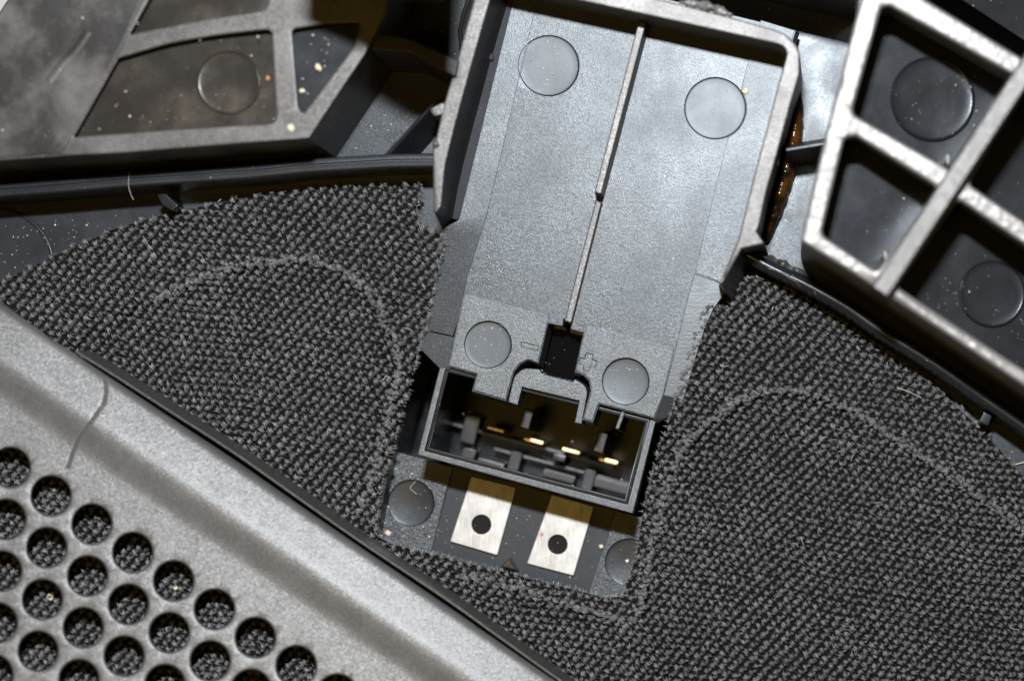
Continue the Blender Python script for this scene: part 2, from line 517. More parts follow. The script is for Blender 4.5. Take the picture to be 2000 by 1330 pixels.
# slim rib and its neighbour wedge on the base left of the tray
mb = sweep(P([(752, 308), (800, 254), (846, 203)], 0), [(-7, ZB), (-6, -12), (-3, -4), (2, -3), (6, -10), (30, ZB)])
mb.build('slim_rib', M['gloss'], panel)
mb = sweep(P([(742, 308), (772, 272)], -40), [(-3, ZB), (-2, -60), (2, -60), (3, ZB)]); mb.build('slim_rib', M['gloss'], panel)
plate(rp([(838, 213), (862, 200), (874, 200), (868, 225), (846, 228)], 6, 3), 60, ZB, bev=3, draft=3).build('corner_boss', M['rim'], panel)
mb = sweep(P([(900, 90), (897, 60), (905, 25), (914, 0), (920, -30)], 20), [(-5, ZB), (-4, 15), (0, 22), (5, 15), (6, ZB)]); mb.build('curved_lip', M['rim'], panel)

# curved ridges
ZR = 36.
lpath = P(smooth_path([(-80, 378), (0, 371.5), (125, 362), (250, 351.5), (375, 343), (500, 334), (600, 324), (700, 318), (770, 314), (850, 313)]), ZR)
mb = sweep(lpath, [(-17, ZB - 4), (-14, ZR - 8), (-12, ZR - 2), (-9, ZR), (-3, ZR + .5), (-1, ZR - 3), (1, ZR - 3), (3, ZR - 1), (10, ZR - 2), (13, ZR - 6), (14, ZB - 4)])
ridge = mb.build('curved_ridge', M['smooth'], panel, smooth=30)
rpath = P(smooth_path([(1440, 487), (1500, 520), (1560, 549), (1600, 570), (1657, 603), (1725, 650), (1825, 712), (1925, 782), (2000, 834), (2120, 925)]), ZR)
mb = sweep(rpath, [(-26, ZB - 4), (-14, ZR - 14), (-10, ZR - 6), (-5, ZR - 1), (0, ZR), (5, ZR - 2), (9, ZR - 7), (12, ZR - 14), (16, ZB - 4)])
ridge2 = mb.build('curved_ridge', M['gloss'], panel, smooth=60)
# small stops on the ridges
plate(rp([(306, 380), (322, 378), (348, 402), (336, 412), (316, 400)], 3, 2), 0, ZB, bev=2).build('ridge_stop', M['gloss'], panel)
plate(rp([(1922, 803), (1938, 812), (1930, 832), (1912, 824)], 3, 2), 4, ZB, bev=2).build('ridge_stop', M['gloss'], panel)

# right rib lattice
ZL = 240.
cell1 = rp([(1722, 13), (1738, 12), (1985, 150), (1866, 337), (1668, 224), (1666, 212)], [14, 0, 10, 14, 8, 8])
cell2 = rp([(1650, 268), (1672, 266), (1832, 366), (1712, 530), (1627, 473), (1604, 458)], [14, 0, 14, 12, 0, 22])
cell3 = rp([(1872, 390), (2120, 558), (2120, 800), (1960, 696), (1752, 560)], [10, 0, 0, 0, 14])
cellU = rp([(2010, 150), (2130, 220), (2130, 515), (2000, 432), (1892, 360)], [10, 0, 0, 0, 12])
latt_out = [(1706, -120), (1690, -30), (1660, 75), (1640, 160), (1605, 290), (1564, 471), (1652, 525), (1737, 579), (1860, 660), (2000, 754), (2170, 870), (2170, 215), (1990, 110), (1812, 2), (1752, -34), (1770, -120)]
lat = plate(rp(latt_out, [0, 0, 30, 30, 30, 5, 0, 0, 0, 0, 0, 0, 0, 0, 14, 0], 4), ZL, ZB - 6, [cell1, cell2, cell3, cellU], bev=7, draft=5, hdraft=-16, hz=30).build('rib_lattice', M['pebble'], panel, smooth=50)
mb = MB(); lp = P([(1650, -60), (2170, -60), (2170, 800), (1590, 455), (1600, 420)], 88); r = mb.ring(lp, 88); mb.f.append(tuple(r))
lp = P(offset(latt_out, -14), 88)
CT = -.13
mb = MB(); r = [mb.pt(p[0], p[1], 104 + CT * (p[0] - 1650)) for p in lp]; fill(mb, [r], [lp]); mb.build('cell_floor', M['gloss'], lat, smooth=0)
mark(1822, 194, 81, 86, M['gloss'], lat, recess=False, dish=2, tilt=(CT, 0))
mark(1938, 574, 64, 70, M['gloss'], lat, recess=False, dish=1, tilt=(CT, 0))
d0, d1 = P([(2075, 30), (1720, 568)], 274)
mb = sweep([d0, ((d0[0] + d1[0]) / 2, (d0[1] + d1[1]) / 2), d1], [(-21, 40), (-19.5, 264), (-17.5, 271), (-14, 274), (14, 274), (17.5, 271), (19.5, 264), (21, 40)])
mb.build('diagonal_rib', M['rim'], lat)
for (x, y) in ((1852, 312), (1730, 500)):      # small gate nubs by the diagonal rib
    mb = plate(circ(x, y, 6, 12, 13), 175, 86, bev=3, draft=3); mb.build('gate_nub', M['rim'], lat)
# upper field beyond the lattice, glossy and tilted
mb = MB(); q = [mb.pt(*at(x, y, 60), z) for x, y, z in ((1780, -60, 80), (2170, 180, 20), (2170, -120, 20), (1780, -120, 80))]; mb.f.append(tuple(q)); mb.build('upper_field', M['gloss'], panel, smooth=0)
# web between tray and lattice, and an unseen rib added to throw the long shadow
mb = MB()
q = [mb.pt(*at(x, y, z), z) for x, y, z in ((1536, 291, 62), (1614, 278, 62), (1614, 282, 62), (1536, 295, 62), (1536, 330, ZB - 3), (1608, 318, ZB - 3), (1614, 270, ZB - 3), (1536, 282, ZB - 3))]
mb.f += [(q[0], q[1], q[2], q[3]), (q[3], q[2], q[5], q[4]), (q[0], q[1], q[6], q[7])]
mb.build('gusset', M['wall'], panel, smooth=0)
plate([(1180, -120), (1420, -72), (1672, -14), (1672, -150), (1180, -220)], 205, ZB - 4, bev=4).build('shadow_rib', M['wall'], panel)

# ------------------------------------------------------------------ the connector tray
tray = thing('connector_tray', 'grey-black connector tray with a socket, plus and minus marks and two metal tabs', 'connector', 1160, 450, 0)
E1, E2, E3, E4 = (1072, 129, 59), (1397, 212, 60), (953, 673, 46), (1222, 745, 46)
floor_out = [(1062, -60), (1555, 60), (1530, 145), (1494, 300), (1446, 478), (1424, 558), (1357, 537), (1345, 580), (1318, 690), (1297, 772), (1279, 819),
             (1209, 800), (1171, 790), (1158, 826), (1137, 820), (1153, 762), (1150, 745), (1140, 734), (1122, 727), (1139, 650), (1114, 643), (1116, 626), (1101, 623), (1099, 637),
             (1071, 632), (1052, 711), (1032, 704), (1016, 712), (1005, 726), (1000, 742), (989, 784), (921, 764), (930, 732), (872, 716), (877, 702), (912, 540), (950, 420), (1009, 168)]
fholes = [circ(*e, 48) for e in (E1, E2, E3, E4)]
plate(floor_out, 0, -46, fholes, bev=1.5, draft=5, hdraft=0, hz=-6).build('floor_plate', M['satin'], tray)
for e, tl in ((E1, (.006, .012)), (E2, (.004, .004)), (E3, (0, .01)), (E4, (.012, .012))):
    mark(e[0], e[1], e[2], -4.2, M['disc'], tray, dish=.5 if e is not E4 else 1.6, tilt=tl)
# textured pads with the sunk marks
minus = [(1019, 668), (1053, 674.5), (1051, 684), (1017.5, 681)]
minus = [(1019, 668), (1052.5, 676), (1050, 685.5), (1017, 678)]
plus = [(1145, 689.5), (1157.5, 692), (1156, 702), (1166, 705), (1163, 717), (1153, 715), (1150, 725), (1138, 722), (1140, 712.5), (1130.5, 710), (1133, 699), (1142.5, 701)]
pl = plate([(908, 573), (1072, 615), (1069, 632), (1050, 708), (1032, 701.5), (1014, 710), (1002.5, 725), (997.5, 741), (987.5, 780.5), (924, 761), (932.5, 730), (876, 714), (880, 700)], 4, -2, [circ(*E3, 48), minus], bev=1.5).build('textured_pad', M['grainy'], tray)
pr = plate([(1148, 633), (1317, 678), (1295, 771), (1277, 816), (1210, 797.5), (1169.5, 787), (1156, 822.5), (1140, 817), (1155.5, 762), (1152.5, 744), (1142, 732), (1124.5, 724.5), (1141, 650)], 4, -2, [circ(*E4, 48), plus], bev=1.5).build('textured_pad', M['grainy'], tray)
plate(offset(minus, -.6), 1.2, -1, bev=.8).build('minus_mark', M['grainy'], pl)
plate(offset(plus, -.6), 1.2, -1, bev=.8).build('plus_mark', M['grainy'], pr)
# flanks
def strip(pairs, name, mat):
    mb = MB(); a = []; b = []
    for (p, zp), (q, zq) in pairs:
        a.append(mb.pt(*at(*p, zp), zp)); b.append(mb.pt(*at(*q, zq), zq))
    mb.bridge(a, b, closed=False)
    return mb.build(name, mat, tray, smooth=20)
strip([(((1062, -60), -1), ((1012, -60), 0)), (((1050, 10), -1), ((1001, 10), 0)), (((950, 420), -1), ((897, 430), 0)), (((938, 462), -1), ((866, 446), -4)), (((917, 540), -3), ((842, 520), -9)), (((885, 656), -3), ((818, 641), -9))], 'left_flank', M['satin'])
strip([(((1012, -60), 0), ((985, -60), 9)), (((1001, 10), 0), ((976, 10), 9)), (((897, 430), 0), ((874, 425), 9))], 'wall_fillet', M['satin'])
strip([(((886, 659), -3), ((824, 645), -7)), (((882, 690), -3), ((819, 679), -7)), (((878, 721), -3), ((858, 718), -5))], 'left_flank', M['satin'])
arc = [(1397 + 62 * math.cos(math.radians(t)), 212 + 62 * math.sin(math.radians(t))) for t in range(-36, 67, 6)]
plate([(1486, 40)] + [(1461, 122)] + arc + [(1419, 280), (1373, 465), (1358, 533), (1422, 556), (1444, 478), (1492, 300), (1528, 145), (1552, 60)], 1.8, -1, bev=.9).build('side_strip', M['satin'], tray)
strip([(((1356, 535), -1), ((1424, 560), -3)), (((1345, 580), -1), ((1392, 604), -3)), (((1332, 632), -1), ((1376, 640), -3)), (((1318, 690), -1), ((1358, 698), -4)), (((1297, 772), -1), ((1334, 780), -4))], 'right_flank', M['scuff'])
strip([(((1297, 773), -2), ((1330, 780), -8)), (((1279, 819), -2), ((1303, 815), -10)), (((1278, 824), -4), ((1284, 826), -10))], 'right_flank', M['satin'])
# walls round the tray
ZW = 122.
wout = [(1557, 90), (1562, 106), (1562, 145), (1546, 197), (1518, 301), (1497, 374), (1484, 437), (1478, 452), (1493, 476), (1449, 486), (1430, 520), (1409, 557), (1405, 553), (1443, 465), (1471, 350), (1497, 252), (1527, 140), (1534, 116), (1536, 106), (1534, 98), (1529, 92), (1520, 87),
        (1300, 38), (1125, 0), (960, -36), (957, 0), (922, 122), (890, 238), (869, 322), (861, 402), (852, 416), (846, 412), (845, 297), (866, 206), (892, 119), (925, 0), (940, -80), (1100, -42), (1300, 2), (1422, 33), (1512, 58), (1532, 66), (1546, 77)]
plate(wout, ZW, ZB - 6, bev=4, draft=1.5).build('frame_wall', M['rim'], tray)
# sloping inner face of the left wall
mb = MB()
top = P([(958, -60), (957, 0), (922, 122), (890, 238), (869, 322), (861, 402), (852, 416)], ZW - 3)
bot = P([(1002, -60), (992, 7), (957, 130), (926, 248), (908, 318), (894, 378), (885, 427)], 2)
a = mb.ring(top, ZW - 3); 
mid = [(t[0] * .25 + b_[0] * .75 - 3, t[1] * .25 + b_[1] * .75) for t, b_ in zip(top, bot)]
m_ = mb.ring(mid, 32); b = mb.ring(bot, 2)
mb.bridge(a, m_, closed=False); mb.bridge(m_, b, closed=False)
e0 = mb.pt(*at(846, 412, ZW - 6), ZW - 6); e1 = mb.pt(*at(866, 450, -20), -20)
mb.f.append((a[-1], m_[-1], b[-1], e1, e0))
mb.build('wall_face', M['wall'], tray, smooth=40)
# hooked end of the right wall
mb = MB()
t = mb.ring(P([(1449, 486), (1447, 484), (1404, 553), (1409, 557)], 112), 112)
t2 = mb.ring(P([(1460, 520), (1440, 480), (1404, 560), (1434, 592)], -12), -12)
mb.f.append(tuple(t)); mb.bridge(t, t2); mb.build('hooked_end', M['wall'], tray, smooth=20)
# centre rib in two heights
plate([(1247, 42), (1262, 45), (1174, 379), (1161, 375)], 48, -3, bev=3, draft=2).build('centre_rib', M['rim'], tray)
plate([(1163, 392), (1175, 396), (1116, 630), (1102, 627)], 18, -30, bev=3, draft=2).build('centre_rib', M['rim'], tray)
# latch tongue and fin
latch = rp([(992, 785), (1004, 735), (1022, 719), (1053, 721), (1060, 731), (1118, 746), (1123, 740), (1149, 758), (1136, 827), (1122, 825), (1131, 783), (1020, 756), (1011, 791)], [0, 8, 8, 2, 4, 2, 2, 14, 0, 0, 0, 0, 0], 4)
plate(latch, 1, -44, bev=2, draft=3).build('latch_tongue', M['grainy'], tray)
plate([(1213.5, 803), (1221.5, 805), (1209, 838), (1201, 836)], -1, -90, bev=2, draft=3).build('guide_fin', M['grainy'], tray)
# black tongue plate seen down in the slot
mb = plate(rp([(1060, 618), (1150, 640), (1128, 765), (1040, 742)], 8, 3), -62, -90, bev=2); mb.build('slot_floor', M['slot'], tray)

# socket
sock = plate([(859, 716), (815, 888), (1236, 1003), (1281, 822), (1269, 819), (1226, 985), (829, 880), (871, 718)], 0, -300, bev=2.2, draft=1).build('socket_shroud', M['grainy'], tray)
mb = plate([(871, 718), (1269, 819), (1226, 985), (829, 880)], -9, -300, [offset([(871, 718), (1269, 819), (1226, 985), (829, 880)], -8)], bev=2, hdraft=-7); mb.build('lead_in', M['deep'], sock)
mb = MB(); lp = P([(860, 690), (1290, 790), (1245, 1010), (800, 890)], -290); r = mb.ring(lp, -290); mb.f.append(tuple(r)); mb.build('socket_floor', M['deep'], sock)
M['block'] = plastic('socket_block_plastic', (.014, .014, .016), .34, bump=.3, specks=.2, spec=.38, tint=(1, 1, 1))
for cx, cy, w, h, zt in ((918, 838, 30, 56, -240), (1028, 818, 20, 38, -120), (1003, 908, 23, 54, -225), (1173, 864, 20, 40, -130), (1147, 944, 23, 56, -225),
                         (914, 890, 26, 30, -230), (1092, 930, 62, 16, -235), (1192, 948, 92, 20, -235), (958, 906, 52, 14, -235), (1092, 893, 24, 14, -210)):
    plate(rect(cx, cy, w, h), zt, -292, bev=3, draft=2).build('socket_block', M['block'], sock)
for cx, cy, w, h in ((968, 838, 36, 7), (1042, 861, 40, 8), (1115, 881, 38, 8), (1188, 900, 40, 9)):
    plate(rp(rect(cx, cy, w, h), 3, 2), -190, -292, bev=2.4).build('contact_pin', M['gold'], sock)
for cx, cy, w in ((1010, 860, 330), (1080, 905, 300)):
    plate(rect(cx + 30, cy + 10, w, 7), -250, -292, bev=2).build('socket_rail', M['block'], sock)

# lower ledge with the two tabs
ZT = -130.
E5, E6 = (803, 982, 45), (1228, 1098, 46)
tb_ = plate([(770, 881), (1330, 1030), (1300, 1215), (1200, 1200), (700, 1085)], ZT, -300, [circ(*E5, 44), circ(*E6, 44), [(888, 900), (1206, 985), (1150, 1160), (838, 1090)]], bev=2, hz=ZT - 8).build('terminal_ledge', M['ledge'], tray)
for e in (E5, E6): mark(e[0], e[1], e[2], ZT - 4, M['smooth'], tb_, dish=2.5, tilt=(0, .01))
mb = MB(); lp = P([(880, 895), (1215, 985), (1160, 1170), (830, 1095)], ZT - 6); r = mb.ring(lp, ZT - 6); fill(mb, [r], [lp]); mb.build('sunk_strip', M['sunk'], tb_)
for q, hc in (([(921, 930), (1008, 952), (971, 1084), (879, 1057)], (940, 1024)), ([(1078, 966), (1160, 989), (1120, 1124), (1029, 1100)], (1089, 1063))):
    plate(rp(q, 2, 2), ZT + 2, ZT - 7, [circ(hc[0], hc[1], 19, 36)], bev=1.6, hz=ZT - 6).build('contact_tab', M['tin'], tb_)
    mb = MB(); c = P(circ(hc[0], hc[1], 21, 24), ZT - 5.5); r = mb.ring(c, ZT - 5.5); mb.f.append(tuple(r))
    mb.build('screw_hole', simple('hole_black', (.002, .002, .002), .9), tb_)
plate([(993, 1092), (1006, 1112), (978, 1106)], ZT + 26, ZT - 8, bev=1.5, draft=3).build('locating_peg', M['gloss'], tray)
# soft squeezed-out weld along the frame corner
def blob_strip(path, z, w, h, name, mat, parent, seed=1, var=.5):
    rr = random.Random(seed)
    mb = MB(); rings = []
    pts = P(smooth_path(path, 4.), z)
    n = len(pts)
    for i, p in enumerate(pts):
        a = Vector(pts[max(i - 1, 0)]); b = Vector(pts[min(i + 1, n - 1)])
        d = (b - a).normalized(); nn = Vector((-d.y, d.x))
        e = math.sin(math.pi * min(1, max(0.02, i / (n - 1)))) ** .5
        ww = w * e * (1 + var * math.sin(i * .9 + seed) * .5 + var * rr.uniform(-.5, .5)); hh = h * e * (1 + var * math.sin(i * .53) * .6 + var * rr.uniform(-.6, .6))
        rings.append([mb.pt(p[0] + nn.x * ww * math.cos(t), p[1] + nn.y * ww * math.cos(t), z - 6 + hh * math.sin(t)) for t in [math.pi * k / 8 for k in range(9)]])
    for a, b in zip(rings, rings[1:]): mb.bridge(a, b, closed=False)
    return mb.build(name, mat, parent, smooth=80)
blob_strip([(1325, 4), (1360, 8), (1395, 17), (1432, 31)], ZW, 9, 12, 'weld_flash', M['pebble'], panel, 3)
blob_strip([(1458, 494), (1500, 505), (1545, 525), (1598, 550)], -30, 8, 30, 'weld_flash', M['rim'], panel, 4)
blob_strip([(1490, 520), (1530, 535), (1570, 562)], ZR - 2, 4, 10, 'weld_flash', M['rim'], panel, 9)
blob_strip([(848, 268), (852, 285), (846, 302)], ZW - 2, 6, 10, 'weld_flash', M['rim'], tray, 5)
g = blob_strip([(1560, 175), (1556, 230), (1545, 300), (1531, 350), (1519, 395), (1505, 440), (1496, 474)], -60, 18, 38, 'glue_bead', M['glue'], None, 6, var=.07)
tag(g, 'glossy amber glue bead in the gap right of the tray', 'glue')

# ------------------------------------------------------------------ speaker cloth
cloth = thing('speaker_cloth', 'dark grey knitted speaker cloth cut away round the connector', 'cloth', 1000, 800, -60)
CL_OUT = [(-80, 590), (0, 545), (100, 498), (230, 440), (325, 413), (400, 397), (500, 379), (600, 364), (720, 358), (826, 360), (824, 378), (818, 400), (819, 440), (845, 446), (868, 455), (876, 475), (864, 500), (860, 530),
          (850, 565), (840, 605), (836, 640), (824, 662), (818, 695), (800, 770), (783, 820), (770, 880), (750, 935), (742, 985), (735, 1040), (765, 1058), (850, 1078), (910, 1095), (1000, 1116), (1100, 1142), (1185, 1163), (1212, 1160), (1228, 1115),
          (1240, 1080), (1246, 1030), (1255, 985), (1270, 930), (1285, 870), (1308, 805), (1330, 740), (1345, 690), (1362, 630), (1380, 592), (1396, 594), (1416, 600), (1436, 568), (1452, 540), (1480, 538), (1515, 552), (1560, 572), (1632, 616), (1720, 674), (1825, 751), (1920, 834), (1975, 896), (2000, 926),
          (2090, 1020), (2090, 1420), (1100, 1420), (-80, 1420)]
TRAY_EDGE = [(868, 455), (860, 520), (838, 640), (818, 690)]
TRAY_EDGE2 = [(1430, 580), (1380, 592), (1345, 690), (1308, 805)]
CREASES = [[(300, 585), (430, 528), (560, 508), (640, 515), (710, 560), (748, 620), (778, 700), (760, 800), (735, 900), (700, 1000)],
           [(1330, 880), (1390, 820), (1470, 770), (1560, 765), (1640, 790), (1740, 850), (1860, 930), (2010, 1040)],
           [(900, 1125), (1010, 1148), (1120, 1185), (1215, 1210), (1245, 1195), (1262, 1120), (1290, 1000), (1330, 880)]]
def seg_d(x, y, pl):
    d = np.full(x.shape, 1e9)
    for (x0, y0), (x1, y1) in zip(pl, pl[1:]):
        dx, dy = x1 - x0, y1 - y0
        t = np.clip(((x - x0) * dx + (y - y0) * dy) / (dx * dx + dy * dy), 0, 1)
        d = np.minimum(d, np.hypot(x - x0 - t * dx, y - y0 - t * dy))
    return d
GN = (-.562, .827)                       # into the grille, square to its edge
def gd(x, y): return (x - 455.0) * GN[0] + (y - 893.0) * GN[1]
_gx = np.arange(-60., 1000., 2.)
_gy = np.interp(_gx, [-60, 0, 6, 14, 22, 92, 110, 148, 158, 1000], [16, 16, 46, 56, 60, 84, 85, 79, 79, 205])
_k = np.exp(-(np.arange(-18, 19) * 2. / 11.) ** 2); _k /= _k.sum()
_sm = np.convolve(np.pad(_gy, 18, mode='edge'), _k, mode='valid')
_w = np.clip((_gx - 20) / 20, 0, 1)
_gy = _gy * (1 - _w) + _sm * _w
def gz(d): return np.interp(np.asarray(d, float), _gx, _gy)
cre_s = [smooth_path(c, 10.) for c in CREASES]
IN1 = CREASES[0] + [(600, 1050), (100, 700)]
IN2 = CREASES[1] + [(2100, 1100), (2100, 1420), (1300, 1420), (1262, 1120)]
def zcloth(x, y):
    x = np.asarray(x, float); y = np.asarray(y, float)
    z = np.full(x.shape, -47.)
    e = np.minimum(seg_d(x, y, TRAY_EDGE), seg_d(x, y, TRAY_EDGE2))
    z = z + 50 * np.exp(-(e / 95) ** 2)
    dc = np.minimum(np.minimum(seg_d(x, y, cre_s[0]), seg_d(x, y, cre_s[1])), seg_d(x, y, cre_s[2]))
    ins = inside_np(x, y, IN1) | inside_np(x, y, IN2)
    z = z - np.where(ins, 13 * (1 - np.exp(-dc / 30)), 0) + 11 * np.exp(-(dc / 9) ** 2)
    z = z + 3 * np.sin(x * .013 + y * .009) + 2 * np.sin(x * .021 - y * .017)
    d = gd(x, y)
    under = gz(np.maximum(d, 0)) - 72
    t = np.clip((d + 20) / 60, 0, 1)
    return np.where(d > -20, z * (1 - t) + under * t, z)

# backing sheet (a height-field grid clipped to the outline)
mb = MB()
loop = rp(CL_OUT, 2, 1)
loop = [p for p in offset(loop, -5)]
ext = []
for gx in range(-80, 2090, 26):
    for gy in range(350, 1420, 26):
        if inside(gx, gy, loop): ext.append((gx + .3 * math.sin(gy), gy))
zb = lambda x, y: float(zcloth(np.array([x]), np.array([y]))[0]) - 9
r = []
for p in loop: r.append(mb.pt(p[0], p[1], zb(*p)))
fill(mb, [r], [loop], zb, ext)
# from lens px to plan
mb.v = [(*at(v[0], v[1], v[2]), v[2]) for v in mb.v]
lo_ = [mb.pt(mb.v[i][0], mb.v[i][1], mb.v[i][2] - 8) for i in r]
mb.bridge(r, lo_)
mb.build('backing_sheet', M['backing'], cloth, smooth=60)

# knitted stitches: plump yarn lumps wrapped in fine fibres
A = np.array([18.6, 3.4]); B = np.array([8.2, 13.6])
ii, jj = np.meshgrid(np.arange(-140, 200), np.arange(-60, 130))
base = np.stack([ii.ravel() * A[0] + (jj.ravel() % 2) * 9.3 + (jj.ravel() // 2) * -3.2, 300 + ii.ravel() * A[1] + jj.ravel() * 13.4 + (jj.ravel() % 2) * 1.7], 1)
wob = np.stack([6 * np.sin(base[:, 1] * .011 + base[:, 0] * .003), 7 * np.sin(base[:, 0] * .008) + 3 * np.sin(base[:, 0] * .02 + 1)], 1)
base = base + wob
tuft = np.concatenate([base, base + np.array([7.4, -3.4])])
kind = np.concatenate([np.zeros(len(base)), np.ones(len(base))])
tuft = tuft + rng.normal(0, .6, tuft.shape)
ok = inside_np(tuft[:, 0], tuft[:, 1], CL_OUT) & (tuft[:, 0] > -40) & (tuft[:, 0] < 2050) & (tuft[:, 1] < 1385)
tuft = tuft[ok]; kind = kind[ok]
# the pressed creases are denser and fuzzier
xtra = []
for c in cre_s:
    for k, p in enumerate(c):
        for _ in range(3): xtra.append((p[0] + rng.normal(0, 4.5), p[1] + rng.normal(0, 4.5)))
xtra = np.array(xtra); kx = np.full(len(xtra), 2.)
okx = inside_np(xtra[:, 0], xtra[:, 1], CL_OUT) & (gd(xtra[:, 0], xtra[:, 1]) < 0)
tuft = np.concatenate([tuft, xtra[okx]]); kind = np.concatenate([kind, kx[okx]])
NT = len(tuft)
zt = zcloth(tuft[:, 0], tuft[:, 1])
f = 1 - zt / H
TP = np.stack([VX + (tuft[:, 0] - VX) * f, VY + (tuft[:, 1] - VY) * f, zt], 1)
ang = np.where(kind == 0, math.radians(52), np.where(kind == 1, math.radians(-14), 0)) + rng.normal(0, .14, NT)
ang = np.where(kind == 2, rng.uniform(0, math.pi, NT), ang)
size = rng.normal(1, .08, NT) * np.where(kind == 1, .64, np.where(kind == 2, .7, 1.02))
patch = .12 * np.sin(tuft[:, 0] * .017 + 1.3 * np.sin(tuft[:, 1] * .012)) * np.sin(tuft[:, 1] * .02 + tuft[:, 0] * .006) + .05 * np.sin(tuft[:, 0] * .06) * np.sin(tuft[:, 1] * .07)
bright = (1 + patch) * np.clip(rng.normal(.5, .09, NT), .15, 1) * np.where(kind == 1, .58, np.where(kind == 2, 1.22, 1.))  # crease tufts get a lighter tone, as fuzz catching the light
# lumps
sph = [(0, 0, 1)] + [(math.sin(a) * math.cos(t), math.sin(a) * math.sin(t), math.cos(a)) for a in (.75, 1.45) for t in [2 * math.pi * k / 7 for k in range(7)]]
sph = np.array(sph)
sf = [(0, 1 + k, 1 + (k + 1) % 7) for k in range(7)]
for k in range(7):
    a0, a1, b0, b1 = 1 + k, 1 + (k + 1) % 7, 8 + k, 8 + (k + 1) % 7
    sf += [(a0, b0, b1), (a0, b1, a1)]
sf = np.array(sf)
rx = 5.4 * size; ry = 4.0 * size; rz = 8.0 * size
ca, sa = np.cos(ang), np.sin(ang)
lx = sph[None, :, 0] * rx[:, None]; ly = sph[None, :, 1] * ry[:, None]
vx = TP[:, 0, None] + lx * ca[:, None] - ly * sa[:, None]
vy = TP[:, 1, None] + lx * sa[:, None] + ly * ca[:, None]
vz = TP[:, 2, None] + sph[None, :, 2] * rz[:, None] - 6 - np.where(kind == 1, 1.2, 0)[:, None]
lump_v = np.stack([vx, vy, vz], 2).reshape(-1, 3)
lump_f = (sf[None] + (np.arange(NT) * len(sph))[:, None, None]).reshape(-1, 3)
lump_t = np.repeat(bright * .5, len(sph))
# fibres: four-point ribbons arching over each lump
NF = 10
fi = np.repeat(np.arange(NT), NF)
n = len(fi)
fa = ang[fi] + rng.normal(0, .42, n)
ln = 5.6 * size[fi] * rng.uniform(.6, 1.3, n)
side = np.clip(rng.normal(0, 2.1, n), -4.5, 4.5) * size[fi]
cx = TP[fi, 0] - np.sin(ang[fi]) * side + rng.normal(0, 1, n); cy = TP[fi, 1] + np.cos(ang[fi]) * side + rng.normal(0, 1, n)
hz = TP[fi, 2] + 2.3 * size[fi] + .3 - .28 * np.abs(side) ** 1.6 / 2 + rng.normal(0, .9, n)
lift = rng.uniform(0, 1, n) < .03
hz = hz + lift * rng.uniform(2, 6, n)
wd = rng.uniform(.22, .45, n)
ss = np.array([-1., -.4, .4, 1.]); drop = np.array([-6.5, -.8, -.8, -6.5])
dx, dy = np.cos(fa), np.sin(fa)
px_ = cx[:, None] + dx[:, None] * ss * ln[:, None] + rng.normal(0, .5, (n, 4)); py_ = cy[:, None] + dy[:, None] * ss * ln[:, None] + rng.normal(0, .5, (n, 4))
pz_ = hz[:, None] + drop * np.where(lift, .3, 1.)[:, None]
rib = np.empty((n, 8, 3))
rib[:, 0::2, 0] = px_ - dy[:, None] * wd[:, None]; rib[:, 0::2, 1] = py_ + dx[:, None] * wd[:, None]; rib[:, 0::2, 2] = pz_
rib[:, 1::2, 0] = px_ + dy[:, None] * wd[:, None]; rib[:, 1::2, 1] = py_ - dx[:, None] * wd[:, None]; rib[:, 1::2, 2] = pz_ - .3
rf = np.array([(0, 1, 3), (0, 3, 2), (2, 3, 5), (2, 5, 4), (4, 5, 7), (4, 7, 6)])
rib_v = rib.reshape(-1, 3)
rib_f = (rf[None] + (np.arange(n) * 8)[:, None, None]).reshape(-1, 3)
rib_t = np.repeat(np.clip(bright[fi] * rng.uniform(.6, 1.6, n), 0, 1), 8)
def np_mesh(name, V, F, tone, mat, parent):
    co = np.stack([(V[:, 0] - 1000) * K, (665 - V[:, 1]) * K, V[:, 2] * K], 1)
    org = np.array(wloc(parent)) if parent else co.mean(0)
    co = (co - org).astype(np.float32)
    me = bpy.data.meshes.new(name)
    me.vertices.add(len(co)); me.vertices.foreach_set('co', co.ravel())
    me.loops.add(F.size); me.loops.foreach_set('vertex_index', F.astype(np.int32).ravel())
    me.polygons.add(len(F)); me.polygons.foreach_set('loop_start', (np.arange(len(F)) * 3).astype(np.int32))
    me.polygons.foreach_set('loop_total', np.full(len(F), 3, np.int32))
    me.update(calc_edges=True)
    at_ = me.attributes.new('tone', 'FLOAT', 'POINT'); at_.data.foreach_set('value', tone.astype(np.float32))
    me.shade_smooth()
    me.materials.append(mat)
    o = bpy.data.objects.new(name, me); C.objects.link(o)
    if parent: o.parent = parent
    else: o.location = org
    return o
# stray cut ends along the free edges
ev = []; et = []
edge = CL_OUT[9:41] + CL_OUT[41:58]
for (x0, y0), (x1, y1) in zip(edge, edge[1:]):
    L_ = math.hypot(x1 - x0, y1 - y0)
    if L_ < 1: continue
    nx, ny = (y1 - y0) / L_, -(x1 - x0) / L_       # outwards for this winding
    for _ in range(int(L_ * .3)):
        t = random.random()
        x = x0 + (x1 - x0) * t; y = y0 + (y1 - y0) * t
        z = float(zcloth(np.array([x]), np.array([y]))[0]) + random.uniform(-6, 2)
        a = math.atan2(ny, nx) + random.gauss(0, .7); l = random.uniform(3, 11); w = random.uniform(.4, .8)
        X, Y = at(x - nx * 4, y - ny * 4, z)
        for s_ in (0, .5, 1):
            for q in (-1, 1):
                ev.append((X + math.cos(a) * l * s_ - math.sin(a) * w * q * (1 - .6 * s_), Y + math.sin(a) * l * s_ + math.cos(a) * w * q * (1 - .6 * s_), z + 3 * s_ * (1 - s_) * 4 - 3 * s_))
        et += [random.uniform(.15, .75)] * 6
